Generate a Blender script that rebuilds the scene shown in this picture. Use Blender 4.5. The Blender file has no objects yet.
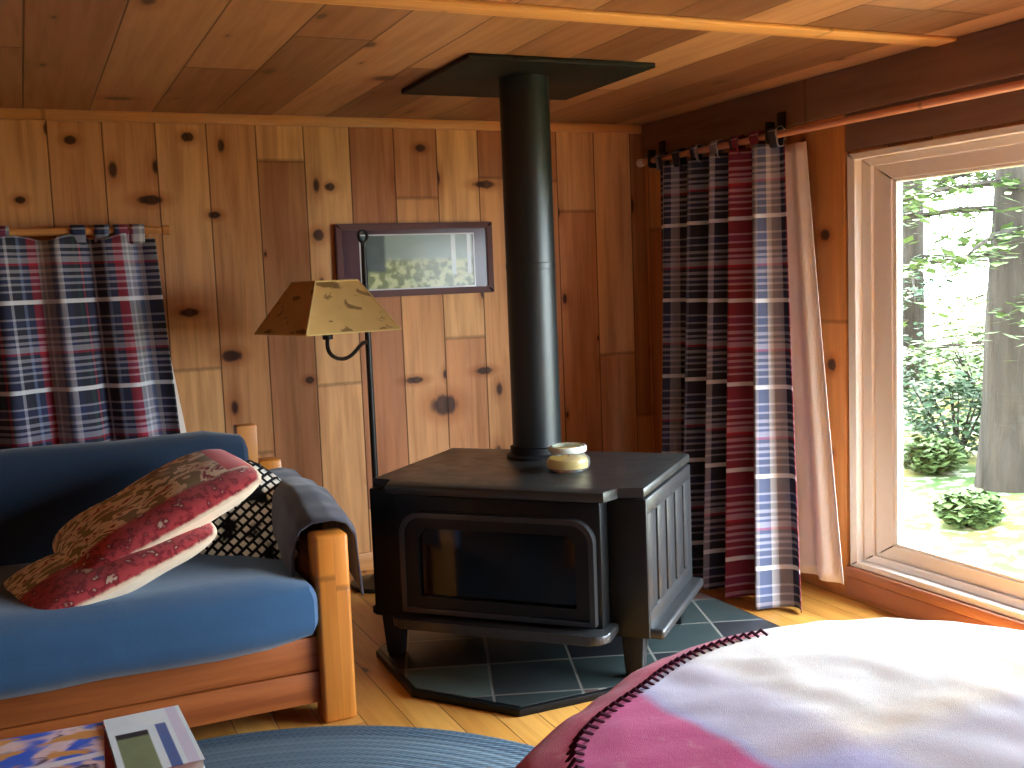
import bpy, bmesh, math, random
from mathutils import Vector, Matrix, noise as mnoise
R = math.radians
rnd = random.Random(7)
scene = bpy.context.scene
COL = scene.collection

# ------------------------------------------------------------------ room sizes (metres)
W, D, CEIL = 3.14, 5.10, 2.215
XL, YF = -2.3, -1.9

# ------------------------------------------------------------------ node helper
class Mat:
    def __init__(s, name, rough=0.5, spec=0.5, metal=0.0):
        s.m = bpy.data.materials.new(name); s.m.use_nodes = True
        s.t = s.m.node_tree; s.t.nodes.clear()
        s.out = s.t.nodes.new('ShaderNodeOutputMaterial')
        s.b = s.t.nodes.new('ShaderNodeBsdfPrincipled')
        s.t.links.new(s.b.outputs[0], s.out.inputs[0])
        s.b.inputs['Roughness'].default_value = rough
        s.b.inputs['Specular IOR Level'].default_value = spec
        s.b.inputs['Metallic'].default_value = metal
    def set(s, node, key, v):
        i = node.inputs[key]
        if isinstance(v, bpy.types.NodeSocket): s.t.links.new(v, i)
        elif v is not None:
            if i.type == 'RGBA' and len(v) == 3: v = (*v, 1)
            i.default_value = v
    def node(s, kind, out=0, ins=None, **props):
        n = s.t.nodes.new(kind)
        for k, v in props.items(): setattr(n, k, v)
        for k, v in (ins or {}).items(): s.set(n, k, v)
        return n.outputs[out]
    def math(s, op, a, b=0.0, c=0.0):
        return s.node('ShaderNodeMath', 0, {0: a, 1: b, 2: c}, operation=op)
    def add(s, a, b): return s.math('ADD', a, b)
    def sub(s, a, b): return s.math('SUBTRACT', a, b)
    def mul(s, a, b): return s.math('MULTIPLY', a, b)
    def step(s, x, lo, hi, a=0.0, b=1.0):
        return s.node('ShaderNodeMapRange', 0, {0: x, 1: lo, 2: hi, 3: a, 4: b}, interpolation_type='SMOOTHSTEP')
    def mix(s, f, a, b, mode='MIX'):
        n = s.t.nodes.new('ShaderNodeMix'); n.data_type = 'RGBA'; n.blend_type = mode; n.clamp_factor = True
        s.set(n, 0, f); s.set(n, 6, a); s.set(n, 7, b)
        return n.outputs[2]
    def ramp(s, f, stops, mode='LINEAR'):
        n = s.t.nodes.new('ShaderNodeValToRGB'); r = n.color_ramp; r.interpolation = mode
        while len(r.elements) < len(stops): r.elements.new(1.0)
        for e, (p, c) in zip(r.elements, stops):
            e.position = p; e.color = (*c, 1) if len(c) == 3 else c
        s.set(n, 0, f)
        return n.outputs[0]
    def obj(s): return s.node('ShaderNodeTexCoord', 3)
    def uv(s): return s.node('ShaderNodeTexCoord', 2)
    def sep(s, v):
        n = s.t.nodes.new('ShaderNodeSeparateXYZ'); s.set(n, 0, v); return n.outputs[0], n.outputs[1], n.outputs[2]
    def comb(s, x=0.0, y=0.0, z=0.0): return s.node('ShaderNodeCombineXYZ', 0, {0: x, 1: y, 2: z})
    def noise(s, v, scale, detail=3.0, rough=0.5, dist=0.0):
        return s.node('ShaderNodeTexNoise', 0, {'Vector': v, 'Scale': scale, 'Detail': detail, 'Roughness': rough, 'Distortion': dist})
    def white(s, v): return s.node('ShaderNodeTexWhiteNoise', 0, {'Vector': v}, noise_dimensions='3D')
    def bump(s, h, strength=0.3, dist=0.01):
        s.set(s.b, 'Normal', s.node('ShaderNodeBump', 0, {'Strength': strength, 'Distance': dist, 'Height': h}))
    def col(s, c): s.set(s.b, 'Base Color', c)
    def rough(s, r): s.set(s.b, 'Roughness', r)

def hexc(r, g, b):
    f = lambda v: (v/255/12.92) if v/255 <= 0.04045 else ((v/255+0.055)/1.055)**2.4
    return (f(r), f(g), f(b))

def plain(name, c, rough=0.6, spec=0.4, metal=0.0, var=0.12, scale=18, bump=0.0):
    m = Mat(name, rough, spec, metal)
    n = m.noise(m.obj(), scale, 4)
    m.col(m.mix(n, tuple(v*(1-var) for v in c), tuple(min(1, v*(1+var)) for v in c)))
    if bump: m.bump(m.noise(m.obj(), scale*6, 3), bump, 0.004)
    return m.m

def planks(name, across, along, width, tones, length=2.4, rough=0.45, groove=0.02, knots=(), kdens=0.5, kshape=0.4, grain=0.5, off=0.0, spec=0.4, jointdark=0.5):
    m = Mat(name, rough, spec)
    c = m.sep(m.obj()); a = m.add(c['xyz'.index(across)], off); l = c['xyz'.index(along)]
    q = m.math('DIVIDE', a, width); i = m.math('FLOOR', q); fr = m.math('FRACT', q)
    r1 = m.white(m.comb(i, 3.7, 1.3))
    lj = m.math('DIVIDE', m.add(l, m.mul(r1, length)), length); j = m.math('FLOOR', lj); fj = m.math('FRACT', lj)
    r2 = m.white(m.comb(i, j, 9.1))
    base = m.ramp(r2, [(k/(len(tones)-1), t) for k, t in enumerate(tones)])
    # grain running along the board
    gv = m.comb(m.mul(a, 26), m.mul(l, 1.3), m.mul(r2, 20))
    g = m.noise(gv, 1.0, 5, 0.6, 0.6)
    g2 = m.noise(m.comb(m.mul(a, 7), m.mul(l, .9), m.mul(r2, 40)), 1.0, 3, 0.5, 1.2)
    dark = m.mix(1.0, base, (0.55, 0.42, 0.32, 1), 'MULTIPLY')
    light = m.mix(1.0, base, (1.22, 1.2, 1.1, 1), 'MULTIPLY')
    colr = m.mix(m.step(g, .35, .72, 0, grain), base, dark)
    colr = m.mix(m.step(g2, .45, .75, 0, .55), colr, light)
    # scattered knots
    kv = m.comb(m.add(q, m.mul(g2, .1)), m.add(m.mul(l, kshape/width), m.mul(r1, 9)), 0.0)
    vn = m.t.nodes.new('ShaderNodeTexVoronoi'); vn.voronoi_dimensions = '2D'; m.set(vn, 'Vector', kv); m.set(vn, 'Scale', 1.0)
    vd, vc = vn.outputs[0], m.sep(vn.outputs[1])
    has = m.math('LESS_THAN', vc[0], kdens)
    size = m.add(m.mul(vc[1], .075), .025)
    kd = m.math('DIVIDE', vd, size)
    km = m.mul(m.step(m.add(kd, m.mul(m.sub(g, .5), 1.2)), .5, 1.25, 1, 0), has)
    halo = m.mul(m.step(kd, .8, 3.2, .55, 0), has)
    # the knots that stand out
    for (ka, kl, rx, ry) in knots:
        dx = m.math('DIVIDE', m.sub(c['xyz'.index(across)], ka), rx); dy = m.math('DIVIDE', m.sub(l, kl), ry)
        dd = m.math('SQRT', m.add(m.mul(dx, dx), m.mul(dy, dy)))
        dd = m.add(dd, m.mul(m.sub(g, .5), 1.1))
        km = m.math('MAXIMUM', km, m.step(dd, .65, 1.15, 1, 0))
        halo = m.math('MAXIMUM', halo, m.step(dd, .9, 2.4, .6, 0))
    colr = m.mix(halo, colr, m.mix(1.0, colr, (0.62, 0.40, 0.26, 1), 'MULTIPLY'))
    colr = m.mix(m.mul(km, m.add(.72, m.mul(g, .4))), colr, hexc(50,22,10))
    e = m.math('ABSOLUTE', m.sub(fr, .5))
    gr = m.step(e, .5-groove, .5-groove*.35, 0, 1)
    gj = m.step(m.math('ABSOLUTE', m.sub(fj, .5)), .5-.006*2.4/length, .5-.001, 0, jointdark)
    gm = m.math('MAXIMUM', gr, gj)
    colr = m.mix(m.mul(gm, .75), colr, hexc(52, 26, 14))
    m.col(colr)
    m.rough(m.add(rough-.06, m.mul(g, .14)))
    m.bump(m.sub(m.mul(g, .12), gm), .45, .006)
    return m.m

# ------------------------------------------------------------------ geometry helpers
def T(o=(0,0,0), rz=0.0, rx=0.0, ry=0.0):
    return Matrix.Translation(o) @ Matrix.Rotation(rz,4,'Z') @ Matrix.Rotation(rx,4,'X') @ Matrix.Rotation(ry,4,'Y')
def link(o, parent=None):
    COL.objects.link(o)
    if parent is not None: o.parent = parent
    return o
def build(name, bm, mat, parent=None, world=False, smooth=True, angle=35):
    if world and parent is not None:
        bm.transform(parent.matrix_basis.inverted())
    bmesh.ops.recalc_face_normals(bm, faces=bm.faces)
    me = bpy.data.meshes.new(name); bm.to_mesh(me); bm.free()
    me.materials.append(mat)
    if smooth:
        me.shade_smooth() if hasattr(me, 'shade_smooth') else None
        try: me.set_sharp_from_angle(angle=R(angle))
        except Exception: pass
    return link(bpy.data.objects.new(name, me), parent)
def box(bm, x0, x1, y0, y1, z0, z1, bev=0.0, seg=2, mat=None):
    r = bmesh.ops.create_cube(bm, size=1.0)
    vs = r['verts']
    for v in vs:
        v.co = Vector((x0 if v.co.x < 0 else x1, y0 if v.co.y < 0 else y1, z0 if v.co.z < 0 else z1))
    if bev > 0:
        es = list({e for v in vs for e in v.link_edges})
        g = bmesh.ops.bevel(bm, geom=es, offset=bev, segments=seg, profile=.5, affect='EDGES')
        vs = list({v for f in g['faces'] for v in f.verts} | {v for v in vs if v.is_valid})
    if mat is not None: bmesh.ops.transform(bm, matrix=mat, verts=[v for v in vs if v.is_valid])
    return bm
def newbox(*a, **k): return box(bmesh.new(), *a, **k)
def tube(bm, pts, rad, n=12, cap=True, closed=False):
    pts = [Vector(p) for p in pts]; rings = []
    up = None
    N = len(pts)
    for k, p in enumerate(pts):
        if closed: d = pts[(k+1) % N] - pts[k-1]
        else: d = (pts[min(k+1, N-1)] - pts[max(k-1, 0)])
        d.normalize()
        if up is None:
            up = Vector((0,0,1)) if abs(d.z) < .9 else Vector((1,0,0))
        s = d.cross(up).normalized(); up = s.cross(d).normalized()
        r = rad[k] if isinstance(rad, (list, tuple)) else rad
        rings.append([bm.verts.new(p + r*(math.cos(t)*s + math.sin(t)*up)) for t in [2*math.pi*q/n for q in range(n)]])
    for k in range(N if closed else N-1):
        A, B = rings[k], rings[(k+1) % N]
        for q in range(n): bm.faces.new((A[q], A[(q+1)%n], B[(q+1)%n], B[q]))
    if cap and not closed:
        bm.faces.new(rings[0]); bm.faces.new(list(reversed(rings[-1])))
    return bm
def lathe(bm, prof, n=32, c=(0,0,0)):
    rings = []
    for r, z in prof:
        if r < 1e-5: rings.append([bm.verts.new((c[0], c[1], c[2]+z))])
        else: rings.append([bm.verts.new((c[0]+r*math.cos(2*math.pi*q/n), c[1]+r*math.sin(2*math.pi*q/n), c[2]+z)) for q in range(n)])
    for A, B in zip(rings, rings[1:]):
        for q in range(n):
            a = [A[q % len(A)], A[(q+1) % len(A)], B[(q+1) % len(B)], B[q % len(B)]]
            a2 = []
            for v in a:
                if v not in a2: a2.append(v)
            if len(a2) >= 3: bm.faces.new(a2)
    return bm
def prism(bm, poly, z0, z1, bev=0.0, mat=None):
    lo = [bm.verts.new((x, y, z0)) for x, y in poly]; hi = [bm.verts.new((x, y, z1)) for x, y in poly]
    n = len(poly)
    bm.faces.new(list(reversed(lo))); bm.faces.new(hi)
    for k in range(n): bm.faces.new((lo[k], lo[(k+1)%n], hi[(k+1)%n], hi[k]))
    vs = lo+hi
    if bev:
        es = list({e for v in vs for e in v.link_edges})
        g = bmesh.ops.bevel(bm, geom=es, offset=bev, segments=2, profile=.5, affect='EDGES')
        vs = list({v for f in g['faces'] for v in f.verts} | {v for v in vs if v.is_valid})
    if mat is not None: bmesh.ops.transform(bm, matrix=mat, verts=[v for v in vs if v.is_valid])
    return bm
def holed(bm, axis, a0, a1, u0, u1, v0, v1, holes):
    """slab across `axis` between a0 and a1 with one rectangular opening (u = first other axis, v = z)"""
    (hu0, hu1, hv0, hv1) = holes
    def P(a, u, v): return (a, u, v) if axis == 'x' else (u, a, v)
    R_ = []
    for a in (a0, a1):
        o = [bm.verts.new(P(a, *q)) for q in ((u0,v0),(u1,v0),(u1,v1),(u0,v1))]
        i = [bm.verts.new(P(a, *q)) for q in ((hu0,hv0),(hu1,hv0),(hu1,hv1),(hu0,hv1))]
        for k in range(4): bm.faces.new((o[k], o[(k+1)%4], i[(k+1)%4], i[k]))
        R_.append((o, i))
    for k in range(4):
        for q in (0, 1):
            A, B = R_[0][q], R_[1][q]
            bm.faces.new((A[k], A[(k+1)%4], B[(k+1)%4], B[k]))
    return bm
def grid(bm, nu, nv, fn, uvfn=None):
    vs = [[bm.verts.new(fn(i/nu, j/nv)) for i in range(nu+1)] for j in range(nv+1)]
    uvl = bm.loops.layers.uv.verify()
    for j in range(nv):
        for i in range(nu):
            f = bm.faces.new((vs[j][i], vs[j][i+1], vs[j+1][i+1], vs[j+1][i]))
            if uvfn:
                for lp, (a, b) in zip(f.loops, ((i,j),(i+1,j),(i+1,j+1),(i,j+1))): lp[uvl].uv = uvfn(a/nu, b/nv)
    return bm
def thing(name, label, cat, loc=(0,0,0), rz=0.0, group=None):
    o = bpy.data.objects.new(name, None); o.empty_display_size = .1
    o.matrix_basis = Matrix.Translation(loc) @ Matrix.Rotation(rz, 4, 'Z')
    link(o); return tag(o, label, cat, group)
def tag(o, label, cat, group=None, kind=None):
    o['label'] = label; o['category'] = cat
    if group: o['group'] = group
    if kind: o['kind'] = kind
    return o
def struct(o, label=None):
    o['kind'] = 'structure'
    if label: o['label'] = label
    return o
def solid(o, t, off=0.0):
    s = o.modifiers.new('thickness', 'SOLIDIFY'); s.thickness = t; s.offset = off; return o
def subsurf(o, n=1):
    s = o.modifiers.new('smooth', 'SUBSURF'); s.levels = n; s.render_levels = n; return o

# ------------------------------------------------------------------ materials
WALLT = [hexc(184,120,78), hexc(220,162,106), hexc(202,138,90), hexc(160,98,64), hexc(228,174,116), hexc(194,126,82)]
wall_knots = [(.869,1.109,.05,.032),(.553,1.831,.06,.024),(.239,2.09,.028,.02),(.732,2.112,.03,.022),(1.846,2.078,.03,.02),
              (1.38,1.888,.028,.02),(1.762,.929,.05,.018),(1.917,.79,.075,.055),(1.23,.969,.025,.018),(.022,1.834,.025,.018),(.833,1.761,.03,.018),(.69,1.32,.05,.02),
              (2.14,.95,.05,.02),(2.18,1.9,.06,.02),(1.31,1.66,.03,.03)]
m_wall = planks('knotty_pine_wall', 'x', 'z', .223, WALLT, length=1.9, knots=wall_knots, kdens=.35, kshape=.5, off=.075, grain=.65, rough=.5, spec=.2)
m_wall_r = planks('knotty_pine_side_wall', 'y', 'z', .223, WALLT, length=1.9, kdens=.45, kshape=.5, off=.06, rough=.42)
CEILT = [hexc(134,88,62), hexc(172,120,84), hexc(116,74,52), hexc(150,102,70), hexc(188,138,98), hexc(142,92,64)]
m_ceil = planks('varnished_ceiling_boards', 'x', 'y', .262, CEILT, length=2.6, kdens=.4, kshape=.45, off=.2, rough=.36, groove=.018, knots=[(1.62,4.1,.05,.03),(.42,4.75,.06,.04),(1.35,4.1,.05,.05)])
m_floor = planks('pine_floor_boards', 'x', 'y', .13, [hexc(204,146,68), hexc(218,162,82), hexc(194,134,60)], length=2.2, kdens=.15, rough=.3, groove=.02)
m_trimx = planks('pine_trim', 'z', 'x', .4, [hexc(206,140,80), hexc(214,150,90)], kdens=.2, rough=.4, groove=.001)
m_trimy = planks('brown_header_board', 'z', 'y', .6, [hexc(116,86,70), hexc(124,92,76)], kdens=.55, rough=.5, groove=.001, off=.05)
m_batten = planks('ceiling_batten_pine', 'y', 'x', .5, [hexc(222,160,96), hexc(226,166,100)], kdens=.1, rough=.4, groove=.001)
m_casing = planks('window_casing_pine', 'y', 'z', .6, [hexc(196,132,70), hexc(204,140,78)], kdens=.5, rough=.4, groove=.001, off=.1, knots=[(3.63,1.55,.03,.025),(3.6,1.0,.03,.03),(3.62,.62,.03,.02)])
m_sill = planks('window_sill_wood', 'x', 'y', .5, [hexc(172,112,82), hexc(178,118,88)], kdens=.2, rough=.4, groove=.001)
m_sofawood = planks('sofa_frame_pine', 'z', 'x', .5, [hexc(158,86,40), hexc(168,94,46)], kdens=.3, rough=.35, groove=.001, grain=.8)
m_postwood = planks('sofa_post_pine', 'x', 'z', .5, [hexc(196,122,48), hexc(204,130,54)], kdens=.3, rough=.32, groove=.001, grain=.5)
m_vinyl = plain('cream_vinyl_frame', hexc(226,218,210), .45, .4, var=.03)
m_vinyl_w = plain('white_sash', hexc(236,234,230), .4, .4, var=.02)
m_black = plain('black_enamelled_iron', (.006,.007,.008), .38, .25, var=.3, scale=30)
m_iron = plain('matte_cast_iron', (.008,.009,.010), .5, .25, var=.3, scale=60, bump=.15)
m_steel = plain('worn_dark_steel', (.05,.053,.056), .33, .5, .6, var=.25, scale=25)
m_pipe = plain('satin_black_pipe', (.006,.009,.010), .4, .5, var=.15, scale=6)
m_plate = plain('black_sheet_metal', (.006,.006,.006), .6, .3, var=.2)
m_lampmetal = plain('dark_bronze_metal', (.018,.013,.010), .45, .5, .3, var=.25)

def cloth_blue(name, c):
    m = Mat(name, .9, .2)
    v = m.obj(); n = m.noise(v, 6, 4); f = m.noise(v, 420, 2)
    col = m.mix(n, tuple(x*.85 for x in c), tuple(x*1.15 for x in c))
    col = m.mix(m.mul(f, .35), col, tuple(min(1, x*1.7) for x in c)); m.col(col)
    m.set(m.b, 'Sheen Weight', .25); m.set(m.b, 'Sheen Roughness', .5)
    m.bump(m.add(f, m.mul(m.noise(v, 14, 3), 3)), .25, .004)
    return m.m
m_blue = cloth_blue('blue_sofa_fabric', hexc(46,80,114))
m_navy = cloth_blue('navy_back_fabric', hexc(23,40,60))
m_charcoal = cloth_blue('charcoal_knit', hexc(62,62,72))
m_cream = cloth_blue('cream_lining', hexc(232,214,198))

def tartan(name, period=.36, uoff=0.0, voff=0.0, uper=.5, stripes=None):
    m = Mat(name, .92, .15)
    x, y, _ = m.sep(m.uv())
    u = m.math('FRACT', m.add(m.math('DIVIDE', x, uper), uoff)); v = m.math('FRACT', m.add(m.math('DIVIDE', y, period), voff))
    navy, char, red, grey, white, blue, green = hexc(58,64,94), hexc(56,56,66), hexc(176,50,66), hexc(182,178,188), hexc(232,232,234), hexc(116,130,166), hexc(54,78,72)
    warp = m.ramp(u, [(0,navy),(.10,grey),(.13,char),(.24,blue),(.28,navy),(.36,red),(.47,grey),(.52,white),(.55,grey),(.62,blue),(.68,grey),(.74,navy),(.80,char),(.88,green),(.92,char),(.95,red),(.97,char)], 'CONSTANT')
    if stripes:
        names = dict(n=navy, c=char, r=red, g=grey, w=white, b=blue, e=green)
        warp = m.ramp(u, [(p, names[k]) for p, k in stripes], 'CONSTANT')
    weft = m.ramp(v, [(0,white),(.05,char),(.13,grey),(.155,char),(.21,grey),(.235,navy),(.28,grey),(.31,char),(.35,grey),(.39,char),(.43,red),(.46,grey),(.52,navy),(.55,grey),(.58,char),(.62,grey),(.66,char),(.72,grey),(.745,navy),(.82,grey),(.84,char)], 'CONSTANT')
    # 2/2 twill: warp and weft threads alternate
    tw = m.math('FRACT', m.mul(m.add(x, y), 130))
    k = m.step(tw, .42, .58, .38, .62)
    col = m.mix(k, warp, weft)
    wl = m.math('LESS_THAN', v, .045)
    col = m.mix(m.mul(wl, .75), col, white)
    m.col(col)
    m.bump(m.noise(m.uv(), 300, 2), .12, .003)
    # thin cotton lets a little daylight through
    tr = m.t.nodes.new('ShaderNodeBsdfTranslucent'); m.set(tr, 0, col)
    ms = m.t.nodes.new('ShaderNodeMixShader'); ms.inputs[0].default_value = .05
    m.t.links.new(m.b.outputs[0], ms.inputs[1]); m.t.links.new(tr.outputs[0], ms.inputs[2]); m.t.links.new(ms.outputs[0], m.out.inputs[0])
    return m.m
m_tartan = tartan('plaid_cotton', .375, .30, .50)
m_tartan2 = tartan('plaid_cotton_side', .37, .0, .595, 1.52, [(0,'c'),(.09,'g'),(.115,'n'),(.15,'g'),(.18,'c'),(.25,'r'),(.275,'n'),(.32,'b'),(.345,'c'),(.42,'g'),(.44,'n'),(.50,'g'),(.53,'c'),(.575,'r'),(.735,'n'),(.765,'g'),(.795,'w'),(.815,'g'),(.855,'b'),(.885,'w'),(.90,'g'),(.935,'n'),(.965,'r'),(.985,'c')])

# ------------------------------------------------------------------ the room
WIN = (0.95, 3.50, .147, 1.872)          # opening in the right-hand wall: y0 y1 z0 z1
def room():
    struct(build('floor', newbox(XL-.2, W+.2, YF-.2, D+.2, -.12, 0), m_floor, smooth=False))
    struct(build('ceiling', newbox(XL-.2, W+.2, YF-.2, D+.2, CEIL, CEIL+.12), m_ceil, smooth=False))
    struct(build('wall_back', newbox(XL-.2, W+.2, D, D+.15, 0, CEIL), m_wall, smooth=False))
    struct(build('wall_right', holed(bmesh.new(), 'x', W, W+.15, YF, D, 0, CEIL, WIN), m_wall_r, smooth=False))
    struct(build('wall_left', newbox(XL-.15, XL, YF, D, 0, CEIL), m_wall_r, smooth=False))
    struct(build('wall_front', newbox(XL, W, YF-.15, YF, 0, CEIL), m_wall, smooth=False))
    # mouldings
    bm = newbox(XL, W-.0, D-.028, D, CEIL-.045, CEIL, .004)
    struct(build('trim_1', bm, m_trimx))
    bm = newbox(XL, W-.03, 2.915, 3.02, CEIL-.014, CEIL, .005)
    struct(build('trim_2', bm, m_batten))
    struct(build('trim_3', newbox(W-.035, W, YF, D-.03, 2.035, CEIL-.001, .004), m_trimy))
    struct(build('trim_4', newbox(W-.022, W, 3.515, 3.74, .02, 2.034, .003), m_casing))
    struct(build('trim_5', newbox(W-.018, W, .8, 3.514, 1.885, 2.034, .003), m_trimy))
    struct(build('baseboard_back', newbox(XL, W, D-.018, D, 0, .09, .003), m_trimx))
    struct(build('baseboard_right', newbox(W-.018, W, YF, D-.02, 0, .09, .003), m_trimx))
    # window frames
    def window(name, axis, a0, a1, wn, mull=()):
        y0, y1, z0, z1 = wn
        root = bpy.data.objects.new(name, None); link(root); struct(root)
        def fr(nm, d, b0, b1, mat):
            k = .60
            bm = holed(bmesh.new(), axis, b0, b1, y0+d[0], y1-d[0], z0+d[0]*k, z1-d[0]*k, (y0+d[1], y1-d[1], z0+d[1]*k, z1-d[1]*k))
            bmesh.ops.bevel(bm, geom=bm.edges[:], offset=.003, segments=1, affect='EDGES')
            return build(nm, bm, mat, root)
        fr('window_frame', (.0, .045), a0, a1, m_vinyl)
        fr('window_stop', (.045, .10), a0+(a1-a0)*.25, a0+(a1-a0)*.8, m_vinyl)
        fr('sash', (.10, .20), a0+(a1-a0)*.35, a0+(a1-a0)*.7, m_vinyl)
        fr('glazing_bead', (.20, .222), a0+(a1-a0)*.38, a0+(a1-a0)*.6, m_vinyl_w)
        g0 = a0+(a1-a0)*.5
        P = (lambda a,b,c,d: newbox(g0, g0+.004, a, b, c, d)) if axis == 'x' else (lambda a,b,c,d: newbox(a, b, g0, g0+.004, c, d))
        build('glass_pane', P(y0+.215, y1-.215, z0+.129, z1-.129), m_glass, root, smooth=False)
        return root
    w1 = window('window_1', 'x', W-.02, W+.12, WIN)
    build('sill', newbox(W-.036, W-.0005, .85, 3.513, .10, .146, .008), m_sill, w1)
    build('apron', newbox(W-.03, W-.0005, .85, 3.513, .02, .099, .004), m_sill, w1)
def pane_glass(name, rough, base, edge):
    mg = Mat(name)
    tr = mg.t.nodes.new('ShaderNodeBsdfTransparent'); gl = mg.t.nodes.new('ShaderNodeBsdfGlossy'); gl.inputs['Roughness'].default_value = rough
    lw = mg.node('ShaderNodeLayerWeight', 1, {0: .5}); fac = mg.add(base, mg.mul(mg.math('POWER', lw, 5.0), edge))
    mx = mg.t.nodes.new('ShaderNodeMixShader')
    mg.t.links.new(fac, mx.inputs[0]); mg.t.links.new(tr.outputs[0], mx.inputs[1]); mg.t.links.new(gl.outputs[0], mx.inputs[2]); mg.t.links.new(mx.outputs[0], mg.out.inputs[0])
    return mg.m
m_glass = pane_glass('clear_window_glass', .02, .035, .6)
m_picglass = pane_glass('non_glare_picture_glass', .16, .010, .3)
room()

# ------------------------------------------------------------------ stove
def stove():
    a = R(46)
    root = thing('wood_stove', 'black cast iron wood stove with wide glass door, standing on slate hearth', 'stove', (1.70, 3.10, .03), -a)
    # local axes: x along the front (0 = right front corner of the bay, negative to the left), -y towards the room
    w = .78; zt = .67
    main = bmesh.new(); box(main, -w-.09, .09, .10, .78, .16, zt-.03, .012)
    build('body', main, m_iron, root)
    bay = bmesh.new(); box(bay, -w, 0, .0, .11, .19, zt-.035, .012)
    build('front', bay, m_black, root)
    # door with arched corners
    def arch(x0, x1, z0, z1, r, n=8):
        p = [(x0, z0), (x1, z0)]
        for k in range(n+1): t = k/n*math.pi/2; p.append((x1-r+r*math.cos(t), z1-r+r*math.sin(t)))
        for k in range(n+1): t = math.pi/2+k/n*math.pi/2; p.append((x0+r+r*math.cos(t), z1-r+r*math.sin(t)))
        return p
    def ring(bm, po, pi, y0, y1):
        n = len(po); V = [[bm.verts.new((x, y, z)) for x, z in p] for y in (y0, y1) for p in (po, pi)]
        for k in range(n):
            q = (k+1) % n
            bm.faces.new((V[0][k], V[0][q], V[1][q], V[1][k])); bm.faces.new((V[2][k], V[2][q], V[3][q], V[3][k]))
            bm.faces.new((V[0][k], V[0][q], V[2][q], V[2][k])); bm.faces.new((V[1][k], V[1][q], V[3][q], V[3][k]))
        return bm
    x0, x1 = -w+.05, -.03
    door = build('door', ring(bmesh.new(), arch(x0, x1, .225, .565, .07), arch(x0+.055, x1-.055, .27, .52, .045), -.028, .004), m_black, root)
    mo = build('door_moulding', ring(bmesh.new(), arch(x0-.012, x1+.012, .213, .577, .08), arch(x0+.006, x1-.006, .231, .559, .066), -.036, .004), m_steel, door)
    gb = bmesh.new()
    f = [gb.verts.new((x, -.008, z)) for x, z in arch(x0+.05, x1-.05, .265, .525, .045)]; gb.faces.new(f)
    bmesh.ops.solidify(gb, geom=gb.faces[:], thickness=.006)
    build('glass', gb, m_fireglass, door)
    # ash lip: shelf with rounded front corners
    def lip(xa, xb, ya, yb, z0, z1, r):
        p = [(xa, yb), (xa, ya+r)]
        for k in range(7): t = math.pi+k/6*math.pi/2; p.append((xa+r+r*math.cos(t), ya+r+r*math.sin(t)))
        for k in range(7): t = 1.5*math.pi+k/6*math.pi/2; p.append((xb-r+r*math.cos(t), ya+r+r*math.sin(t)))
        p.append((xb, yb))
        return prism(bmesh.new(), p, z0, z1, .008)
    build('ash_lip', lip(-w-.0, .03, -.085, .10, .165, .198, .06), m_steel, root)
    # top plate in two steps
    tb = bmesh.new()
    prism(tb, [(-w-.02,-.02), (.02,-.02), (.035,.08), (.13,.085), (.13,.80), (-w-.13,.80), (-w-.13,.085), (-w-.035,.08)], zt-.035, zt, .009)
    build('top_plate', tb, m_top, root)
    cb = bmesh.new(); lathe(cb, [(.0,.0),(.125,.0),(.125,.012),(.108,.02),(.108,.045),(.0,.045)], 32, (-.457,.643,zt))
    build('flue_collar', cb, m_iron, root)
    # bevelled right corner cover of the bay and side shields with slots
    for side in (0, 1):
        sx = (lambda v: v) if side == 0 else (lambda v: -w-v)
        sb = bmesh.new(); yy0, yy1, za, zb = .095, .785, .17, zt-.04
        n = 5; gap = .028
        # outer frame of the shield made of uprights and two rails
        xs0, xs1 = sx(.108), sx(.134)
        lo, hi = min(xs0, xs1), max(xs0, xs1)
        box(sb, lo, hi, yy0, yy1, za, za+.07, .005); box(sb, lo, hi, yy0, yy1, zb-.06, zb, .005)
        ys = [yy0 + (yy1-yy0)*q/n for q in range(n+1)]
        for q in range(n):
            wdt = (yy1-yy0)/n
            a0_ = yy0+q*wdt + (gap/2 if q else 0); a1_ = yy0+(q+1)*wdt - (gap/2 if q < n-1 else 0)
            box(sb, lo, hi, a0_, a1_, za+.06, zb-.05, .004)
        build('side_shield', sb, m_steel if side == 0 else m_iron, root)
        eb = bmesh.new(); ea, ec = sorted((sx(.0), sx(.138)))
        box(eb, ea, ec, .075, .10, .15, zt-.036, .006)
        build('corner_panel', eb, m_black, root)
        lb = bmesh.new()
        la, lc = sorted((sx(.02), sx(.178)))
        box(lb, la, lc, .12, .79, .135, .172, .012, 3)
        build('side_lip', lb, m_steel, root)
    for (lx, ly) in ((.075,.115), (.075,.72), (-w-.075,.115), (-w-.075,.72)):
        lb = bmesh.new()
        s = 1 if lx > 0 else -1
        box(lb, lx-.04, lx+.04, ly-.035, ly+.035, .0, .155, .008)
        for v in lb.verts:
            if v.co.z < .07: v.co.x += (lx-v.co.x)*.25; v.co.y += (ly-v.co.y)*.25
        build('leg', lb, m_iron, root)
    ab = newbox(-w+.10, -.10, .16, .62, .09, .162, .01); build('ash_pan', ab, m_iron, root)
    return root
fg = Mat('smoked_fire_glass', .08, .6)
fg.col(fg.mix(fg.step(fg.noise(fg.obj(), 5, 3), .4, .7), (.006,.006,.006), (.022,.014,.009)))
m_fireglass = fg.m
mt = Mat('black_stove_top', .3, .5)
mt.col(mt.mix(mt.noise(mt.obj(), 9, 4), (.010,.011,.011), (.026,.027,.025))); mt.rough(mt.add(.24, mt.mul(mt.noise(mt.obj(), 14, 3), .25)))
m_top = mt.m
stove()

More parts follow.
